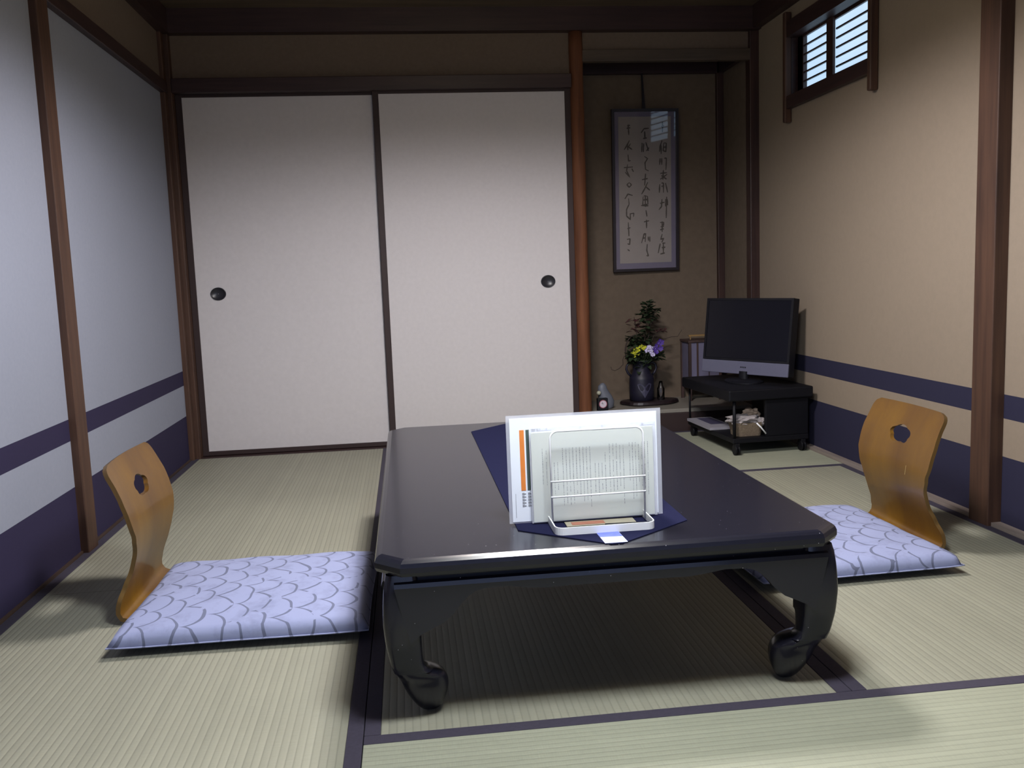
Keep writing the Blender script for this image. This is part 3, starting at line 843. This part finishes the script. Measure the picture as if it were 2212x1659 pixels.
strokes = [
 [(205,225),(210,320)],[(190,260),(225,255)],[(195,237),(222,233)],[(215,370),(195,410),(165,455)],[(195,400),(200,460)],[(225,400),(205,430),(240,455)],
 [(200,500),(205,560),(225,555)],[(160,620),(245,615)],[(195,590),(185,650),(215,710),(170,660)],[(235,630),(250,660)],
 [(208,758),(230,780),(208,802),(186,780),(208,758)],[(165,910),(195,865),(240,880)],[(200,905),(205,960),(180,1010),(180,1070),(215,1105),(215,1050),(250,1045),(245,1080)],
 [(195,1130),(200,1260)],[(185,1190),(215,1180)],[(180,1290),(210,1285),(205,1340),(185,1330)],[(185,1385),(205,1400)],
 [(325,305),(355,265),(400,262)],[(360,290),(362,350)],[(345,355),(380,350)],[(335,395),(330,480)],[(350,400),(345,480)],[(370,390),(395,470)],[(375,470),(400,440)],
 [(355,520),(385,540),(360,580),(365,640),(395,655)],[(330,735),(385,725)],[(365,680),(355,790)],[(385,760),(355,820),(325,870)],[(365,800),(405,835)],
 [(340,890),(335,970),(385,965),(380,890),(345,885)],[(340,925),(385,920)],[(360,880),(360,990)],[(320,975),(390,980)],[(365,1020),(375,1080)],
 [(345,1130),(395,1120)],[(370,1110),(370,1190)],[(320,1330),(345,1245),(360,1240),(355,1320)],[(330,1285),(355,1280)],[(385,1270),(388,1310)],[(400,1270),(400,1320)],
 [(375,1340),(370,1400),(385,1455),(365,1450)],
 [(530,205),(528,300)],[(515,250),(545,240)],[(525,375),(505,430),(500,480)],[(515,420),(515,500)],[(540,400),(565,400),(560,480),(535,470),(540,400)],[(535,440),(565,435)],
 [(505,540),(500,600)],[(520,540),(520,600)],[(545,540),(565,540),(560,650)],[(505,680),(570,675)],[(535,650),(530,740)],[(505,735),(570,690)],[(515,700),(565,735)],
 [(500,780),(495,860)],[(515,770),(535,770),(535,860)],[(515,800),(530,800)],[(555,770),(575,860)],[(500,960),(545,950)],[(520,920),(515,990),(490,1020)],
 [(555,920),(555,990)],[(570,920),(575,980)],[(565,900),(560,1100)],[(500,1140),(535,1140),(530,1180),(505,1180)],[(500,1210),(535,1200)],[(520,1130),(520,1230)],
 [(520,1250),(505,1300),(535,1290),(515,1330)],[(500,1340),(480,1430)],[(520,1340),(550,1335)],[(530,1330),(530,1440)],[(515,1380),(550,1375)],[(500,1440),(545,1430)]]
rnd = random.Random(9)
def brush_column(sel, name):
  bm = bmesh.new()
  for stp in sel:
    P = [Vector((-fw / 2 + .013 + (x - 68) / 585 * (fw - .026), -.0078, fh - .013 - (z - 108) / 1465 * (fh - .026))) for x, z in stp]
    Q = []
    for a, b_ in zip(P, P[1:]):
        for k in range(4): Q.append(a.lerp(b_, k / 4))
    Q.append(P[-1]); n = len(Q)
    Lf, Rt = [], []
    for i, p in enumerate(Q):
        t = (Q[min(n - 1, i + 1)] - Q[max(0, i - 1)]).normalized(); w_ = .0033 * (.55 + .6 * math.sin(PI * (i + .6) / (n + .3))) * rnd.uniform(.8, 1.2)
        nv = Vector((-t.z, 0, t.x)) * w_
        Lf.append((p + nv)); Rt.append((p - nv))
    a = [bm.verts.new(v) for v in Lf]; b_ = [bm.verts.new(v) for v in Rt]
    for i in range(n - 1): bm.faces.new((a[i], a[i + 1], b_[i + 1], b_[i]))
  pcp(name, bm, M['sumi'])
for lo_, hi_ in ((0, 280), (280, 450), (450, 700)): brush_column([q for q in strokes if lo_ <= q[0][0] < hi_], 'brush_writing')

bm = bmesh.new()
box(bm, -.011, .003, -.050, -.045, fh - .004, fh + .10); box(bm, -.008, .000, -.022, -.017, fh - .004, fh + .19)
bm = bmesh.new()
loft(bm, [[(-.012, -.034, fh - .003), (.006, -.034, fh - .003), (.006, -.028, fh - .003), (-.012, -.028, fh - .003)],
          [(-.0085, -.015, fh + .192), (-.0015, -.015, fh + .192), (-.0015, -.010, fh + .192), (-.0085, -.010, fh + .192)]])
obj('hanging_cord', bm, M['pframe'], pc)

# vase tray
tr = bmesh.new(); seg = 36; rings = []
for s, z in ((.90, 0), (1.0, .008), (.97, .020), (.90, .024)):
    ring = []
    for k in range(seg):
        a = 2 * PI * k / seg
        r = 1 + .06 * math.sin(3 * a + .8) + .04 * math.sin(5 * a)
        ring.append((.158 * s * r * math.cos(a), .088 * s * r * math.sin(a), z))
    rings.append(ring)
loft(tr, rings)
o = obj('burl_wood_board', tr, M['tray'], smooth=False); o.location = (2.292, .195, PZ)
tag(o, 'dark irregular wooden board under the vase in the alcove', 'board')
VZ = PZ + .024
VX, VY = 2.253, .200
va = thing('flower_vase', 'dark blue vase with two ear handles on the wooden board', 'vase', (VX, VY, VZ))
bm = bmesh.new()
lathe(bm, [(.060, 0), (.066, .004), (.067, .05), (.066, .115), (.064, .128), (.052, .142), (.047, .160), (.047, .195), (.052, .210), (.060, .216), (.056, .214), (.044, .19), (.044, .1)], (0, 0, 0), 36)
obj('vase_body', bm, M['vase'], va, smooth=True)
for s in (-1, 1):
    bm = bmesh.new()
    tube(bm, [(s * .046, 0, .196), (s * .062, 0, .203), (s * .078, 0, .192), (s * .083, 0, .172), (s * .074, 0, .150), (s * .058, 0, .132)], .0065, 8)
    obj('ear_handle', bm, M['vase'], va, smooth=True)
bm = bmesh.new()
mp_ = [(-.6, .092), (-.35, .098), (0, .078), (.35, .098), (.6, .092), (.5, .07), (.25, .045), (0, .018), (-.25, .045), (-.5, .07)]
cv = bm.verts.new((0, -.0678, .062)); vs = [bm.verts.new((.0678 * math.sin(a), -.0678 * math.cos(a), z)) for a, z in mp_]
for i in range(len(vs)): bm.faces.new((cv, vs[i], vs[(i + 1) % len(vs)]))
obj('glaze_motif', bm, M['motif'], va)

# foliage and flowers
def leaf(bm, p, d, ln, wd, droop=.3):
    p = Vector(p); d = Vector(d).normalized(); up = Vector((0, 0, 1))
    s = d.cross(up); s = s.normalized() if s.length > .1 else Vector((1, 0, 0))
    n = s.cross(d)
    a = bm.verts.new(p); b1 = bm.verts.new(p + d * ln * .35 + s * wd); b2 = bm.verts.new(p + d * ln * .35 - s * wd)
    m1 = bm.verts.new(p + d * ln * .4 - n * wd * .4); c1 = bm.verts.new(p + d * ln * .75 + s * wd * .7 - up * ln * droop * .5)
    c2 = bm.verts.new(p + d * ln * .75 - s * wd * .7 - up * ln * droop * .5); e = bm.verts.new(p + d * ln - up * ln * droop)
    m2 = bm.verts.new(p + d * ln * .75 - n * wd * .3 - up * ln * droop * .5)
    for f in ((a, b1, m1), (a, m1, b2), (b1, c1, m2, m1), (m1, m2, c2, b2), (c1, e, m2), (m2, e, c2)): bm.faces.new(f)
rnd = random.Random(21)
def leafy(name, label, base, pts, nleaf, mat, size=.030, start=.35, spread=1.0):
    t = thing(name, label, 'branch', base)
    bm = bmesh.new(); n = len(pts)
    tube(bm, pts, [.0032 * (1 - .6 * i / n) for i in range(n)], 7); obj('stem', bm, M['twig'], t, smooth=True)
    bm = bmesh.new()
    for k in range(nleaf):
        f = start + (1 - start) * rnd.random(); i = min(n - 2, int(f * (n - 1))); p = Vector(pts[i]).lerp(Vector(pts[i + 1]), f * (n - 1) - i)
        a = rnd.uniform(0, 2 * PI); d = Vector((math.cos(a) * spread, math.sin(a) * spread, rnd.uniform(-.2, .7)))
        leaf(bm, p + d.normalized() * rnd.uniform(0, .022), d, size * rnd.uniform(.7, 1.3), size * .34, rnd.uniform(0, .5))
    obj('foliage', bm, mat, t)
    return t
TOPZ = .19
leafy('leafy_branch', 'tallest leafy green branch standing in the dark vase', (VX, VY, VZ), [(0, 0, .12), (.006, 0, .21), (.018, 0, .30), (.028, -.01, .40), (.036, -.005, .47), (.040, 0, .515)], 150, M['leaf'], .042, .28, .8)
leafy('leafy_branch', 'short bushy green branch low on the left of the vase mouth', (VX, VY, VZ), [(-.01, 0, .12), (-.028, -.01, .22), (-.035, -.01, .29), (-.030, -.01, .345)], 110, M['leaf'], .040, .3)
leafy('leafy_branch', 'reddish leafed sprig leaning out left of the tall branch', (VX, VY, VZ), [(-.005, 0, .12), (-.015, 0, .26), (-.022, 0, .36), (-.034, 0, .45)], 26, M['leafred'], .034, .68)
leafy('leafy_branch', 'slender green sprig leaning right above the flowers', (VX, VY, VZ), [(.01, 0, .12), (.03, 0, .28), (.055, 0, .40), (.075, 0, .47), (.092, 0, .49)], 34, M['leaf'], .026, .6)
leafy('leafy_branch', 'dark drooping leaves hanging over the right of the vase rim', (VX, VY, VZ), [(.01, -.01, .15), (.03, -.02, .21), (.06, -.03, .230), (.090, -.03, .235)], 60, M['leaf'], .044, .2)
leafy('leafy_branch', 'dark leaves covering the left rim of the vase', (VX, VY, VZ), [(-.01, -.01, .15), (-.02, -.02, .21), (-.045, -.03, .235), (-.065, -.03, .25)], 75, M['leaf'], .042, .1)
def twig(label, pts, r=.003):
    bm = bmesh.new(); tube(bm, pts, [r * (1 - .5 * i / len(pts)) for i in range(len(pts))], 7)
    o = obj('curly_twig', bm, M['twig'], smooth=True); o.location = (VX, VY, VZ)
    tag(o, label, 'twig')
def arc(c, rx, rz, a0, a1, n=12, y=-.01): return [(c[0] + rx * math.cos(R(a0 + (a1 - a0) * k / n)), y, c[1] + rz * math.sin(R(a0 + (a1 - a0) * k / n))) for k in range(n + 1)]
twig('curved dark twig arching up on the left of the vase', [(-.02, 0, .17)] + arc((-.028, .270), .060, .085, 215, 95), .0055)
twig('thin curly twig reaching far left of the vase', [(-.03, -.02, .20), (-.085, -.02, .235), (-.098, -.02, .245), (-.106, -.02, .225), (-.105, -.02, .20), (-.125, -.02, .18), (-.150, -.02, .168), (-.168, -.02, .175), (-.172, -.02, .190)], .0028)
twig('thin curly twig reaching right of the vase towards the lantern', [(.02, 0, .19), (.05, 0, .26), (.09, 0, .30), (.13, 0, .325), (.17, 0, .335), (.205, 0, .335), (.218, 0, .355), (.228, 0, .37)], .0022)
leafy('leafy_branch', 'faint reddish sprig to the right above the purple flower', (VX, VY, VZ), [(.01, 0, .15), (.04, 0, .27), (.075, 0, .35), (.095, 0, .365), (.135, 0, .372)], 16, M['leafred'], .026, .6)

def flower(name, label, pos, mat, petals, ln, wd, cat='flower', group=None, center=None, tilt=.2):
    t = thing(name, label, cat, (VX + pos[0], VY + pos[1], VZ + pos[2]), 0, group)
    bm = bmesh.new()
    for k in range(petals):
        a = 2 * PI * k / petals + rnd.random()
        # facing the viewer (-y)
        d = Vector((math.cos(a), -tilt - .3 * rnd.random(), math.sin(a)))
        dn = d.normalized(); s = dn.cross(Vector((0, 1, 0))).normalized()
        p0 = bm.verts.new((0, 0, 0)); p1 = bm.verts.new(dn * ln * .55 + s * wd); p2 = bm.verts.new(dn * ln); p3 = bm.verts.new(dn * ln * .55 - s * wd)
        pm = bm.verts.new(dn * ln * .6 + Vector((0, .004, 0)))
        for f in ((p0, p1, pm), (p1, p2, pm), (p2, p3, pm), (p3, p0, pm)): bm.faces.new(f)
    obj('petals', bm, mat, t)
    bm = bmesh.new(); tube(bm, [(0, .002, 0), (-pos[0] * .4, .01, -(pos[2] - .19) * .5), (-pos[0] * .8, -pos[1], -(pos[2] - .17))], .0015, 6)
    obj('stem', bm, M['leaf'], t)
    if center:
        bm = bmesh.new(); bmesh.ops.create_icosphere(bm, subdivisions=2, radius=.004); bmesh.ops.translate(bm, verts=bm.verts, vec=(0, -.004, 0)); obj('flower_centre', bm, center, t)
    return t
ycol = [((-.045, -.05, .272), 'yellow flower at the left edge of the bunch'), ((-.030, -.055, .283), 'yellow flower second from left in the bunch'), ((-.058, -.05, .258), 'lowest of the larger yellow flowers on the left'),
        ((-.010, -.045, .292), 'yellow flower at the top middle of the bunch'), ((.008, -.045, .284), 'yellow flower beside the white flowers'), ((-.050, -.055, .240), 'small yellow flower hanging lowest on the left'), ((-.034,-.055,.262), 'yellow flower in the middle of the left cluster')]
for i, (p, l) in enumerate(ycol): flower('yellow_flower', l, p, M['yellow'], 7, .017 if i != 5 else .010, .0065, group='yellow flowers in the vase', center=M['yellow'])
wcol = [((.018, -.05, .272), 'white flower next to the yellow ones'), ((.038, -.05, .268), 'white flower in the middle of the white cluster'), ((.030, -.05, .290), 'pale lilac flower at the top of the white cluster'),
        ((.050, -.05, .250), 'lowest white flower on the right'), ((.053, -.045, .282), 'lilac white flower touching the purple iris')]
for p, l in wcol: flower('white_flower', l, p, M['whitep'], 9, .016, .006, group='white flowers in the vase', center=M['whitep'])
flower('purple_iris', 'large purple iris on the right of the bunch', (.078, -.045, .278), M['purple'], 6, .034, .013, center=M['purple'])
flower('purple_iris', 'upper purple iris petal cluster leaning right', (.094, -.045, .312), M['purple'], 5, .024, .010, center=M['purple'])

# clock
ck = thing('desk_clock', 'small black square clock with white round face beside the pillar', 'clock', (2.003, .055, PZ), R(4))
obj('case', B((-.028, .028, -.012, .014, 0, .066)), M['tvblack'], ck, bevel=.003)
def disc(r, y0, y1, z, n=32, cx_=0):
    bm = bmesh.new(); loft(bm, [[(cx_ + r * math.cos(2 * PI * k / n), y, z + r * math.sin(2 * PI * k / n)) for k in range(n)] for y in (y1, y0)]); return bm
obj('dial_ring', disc(.0215, -.0135, -.0118, .036), M['pink'], ck)
dl = obj('dial', disc(.018, -.0142, -.0134, .036), M['clockface'], ck)
bm = bmesh.new(); tube(bm, [(0, -.0148, .036), (-.009, -.0148, .041)], .0009, 5); obj('hour_hand', bm, M['tvblack'], dl)
bm = bmesh.new(); tube(bm, [(0, -.0150, .036), (-.006, -.0150, .049)], .0007, 5); obj('minute_hand', bm, M['tvblack'], dl)
# pale ornament
og = thing('ceramic_ornament', 'pale bluish ceramic ornament behind the small clock', 'ornament', (2.028, .118, PZ))
bm = bmesh.new(); lathe(bm, [(.040, 0), (.046, .01), (.043, .04), (.036, .07), (.030, .09), (.026, .105), (.022, .122), (.010, .135), (.001, .138)], (0, 0, 0), 24, 1.0, .7)
for v in bm.verts: v.co.x += .010 * math.sin(v.co.z * 40)
obj('ornament_body', bm, M['paleceram'], og, smooth=True)
bm = bmesh.new(); bmesh.ops.create_icosphere(bm, subdivisions=2, radius=.012); bmesh.ops.translate(bm, verts=bm.verts, vec=(-.034, -.022, .088)); obj('round_knob', bm, M['creamceram'], og, smooth=True)
# clear glass ornament right of the vase
bm = bmesh.new(); lathe(bm, [(.018, 0), (.020, .004), (.020, .06), (.012, .078), (.009, .10), (.007, .10), (.010, .078), (.017, .06), (.017, .01)], (0, 0, 0), 20)
o = obj('glass_bottle', bm, M['pane'], smooth=True); o.location = (2.352, .175, VZ); tag(o, 'small clear glass bottle on the board right of the vase', 'bottle')

# paper lantern behind the television
ln = thing('paper_lantern', 'wooden lantern box with pale paper sides behind the television', 'lantern', (2.615, .290, PZ), R(0))
LW, LD, LH = .085, .07, .320
for sx in (-1, 1):
    for sy in (-1, 1):
        obj('corner_post', B((sx * LW - .007, sx * LW + .007, sy * LD - .007, sy * LD + .007, 0, LH)), M['lantern'], ln)
obj('cap_frame', B((-LW - .01, LW + .01, -LD - .01, LD + .01, LH, LH + .012)), M['lantern'], ln, bevel=.002)
obj('lower_board', B((-LW, LW, -LD, LD, .075, .090)), M['lantern'], ln)
obj('paper_side', B((-LW + .007, LW - .007, -LD - .001, -LD + .001, .09, LH)), M['lanternpaper'], ln)
obj('paper_side', B((-LW + .007, LW - .007, LD - .001, LD + .001, .09, LH)), M['lanternpaper'], ln)
for sx in (-1, 1): obj('paper_side', B((sx * LW - .001, sx * LW + .001, -LD + .007, LD - .007, .09, LH)), M['lanternpaper'], ln)
obj('mullion', B((-.047, -.037, -LD - .004, -LD - .001, .09, LH), (.02, .024, -LD - .004, -LD - .001, .09, LH)), M['lantern'], ln)
bm = bmesh.new(); tube(bm, [(-.058, 0, LH + .010), (-.058, 0, LH + .030)], .0035, 6); tube(bm, [(.058, 0, LH + .010), (.058, 0, LH + .030)], .0035, 6); box(bm, -.068, .068, -.006, .006, LH + .029, LH + .038)
obj('carrying_handle', bm, M['brass'], ln)

# ------------------------------------------------------------------ pendant lamps (above the viewer's field)
def pendant(label, x, y, z, h, energy, col):
    """z is the height of the ring tube; the shade's rim hangs h below it"""
    pl = thing('pendant_lamp', label, 'lamp', (x, y, z), 0, 'ceiling pendant lamps')
    bm = bmesh.new()
    prof = [(.250, -h), (.240, .02), (.15, .055), (.05, .07), (.012, .075)]
    seg = 40
    def rg(d, pf): return [[((r - d) * math.cos(2 * PI * k / seg), (r - d) * math.sin(2 * PI * k / seg), zz - (d if i_ else 0)) for k in range(seg)] for i_, (r, zz) in enumerate(pf)]
    loft(bm, rg(0, prof) + list(reversed(rg(.006, prof))), cap=False)
    obj('lamp_shade', bm, M['shade'], pl)
    bm = bmesh.new(); tube(bm, [(0, 0, .07), (0, 0, CZ - z)], .004, 8); obj('lamp_cord', bm, M['tvblack'], pl)
    for k in range(6):
        L = bpy.data.lights.new('ring_tube', 'POINT'); L.energy = energy / 6; L.shadow_soft_size = .045; L.color = col
        lo = bpy.data.objects.new('ring_tube', L); COL.objects.link(lo); lo.parent = pl
        lo.location = (.105 * math.cos(R(60 * k)), .105 * math.sin(R(60 * k)), 0)
pendant('pendant lamp with dark shade with added glow hanging over the low table', 1.40, -1.95, 1.82, .071, 122, (1.0, .97, 1.02))
pendant('pendant lamp with dark shade with added glow hanging in front of the viewer', 1.38, -3.25, 1.50, .036, 82, (.90, .98, 1.10))

# ------------------------------------------------------------------ world, camera
wd = bpy.data.worlds.new('World'); S.world = wd; wd.use_nodes = True
wd.node_tree.nodes['Background'].inputs[0].default_value = (.5, .6, .8, 1); wd.node_tree.nodes['Background'].inputs[1].default_value = .02
cam = bpy.data.cameras.new('Camera'); co = bpy.data.objects.new('Camera', cam); COL.objects.link(co)
yaw, pit, rol = R(6.4325), R(-6.9492), R(-2.1383)
F = Vector((math.sin(yaw) * math.cos(pit), math.cos(yaw) * math.cos(pit), math.sin(pit)))
r0 = Vector((math.cos(yaw), -math.sin(yaw), 0)); u0 = r0.cross(F)
RR = r0 * math.cos(rol) + u0 * math.sin(rol); UU = -r0 * math.sin(rol) + u0 * math.cos(rol)
mt = Matrix((RR, UU, -F)).transposed().to_4x4(); mt.translation = Vector((1.0102, -4.5639, .8458))
co.matrix_world = mt
cam.sensor_width = 36; cam.lens = 1960 / 2212 * 36; cam.clip_start = .05
S.camera = co
S.view_settings.view_transform = 'Standard'; S.view_settings.look = 'None'; S.view_settings.exposure = 0; S.view_settings.gamma = 1
S.view_settings.use_curve_mapping = False
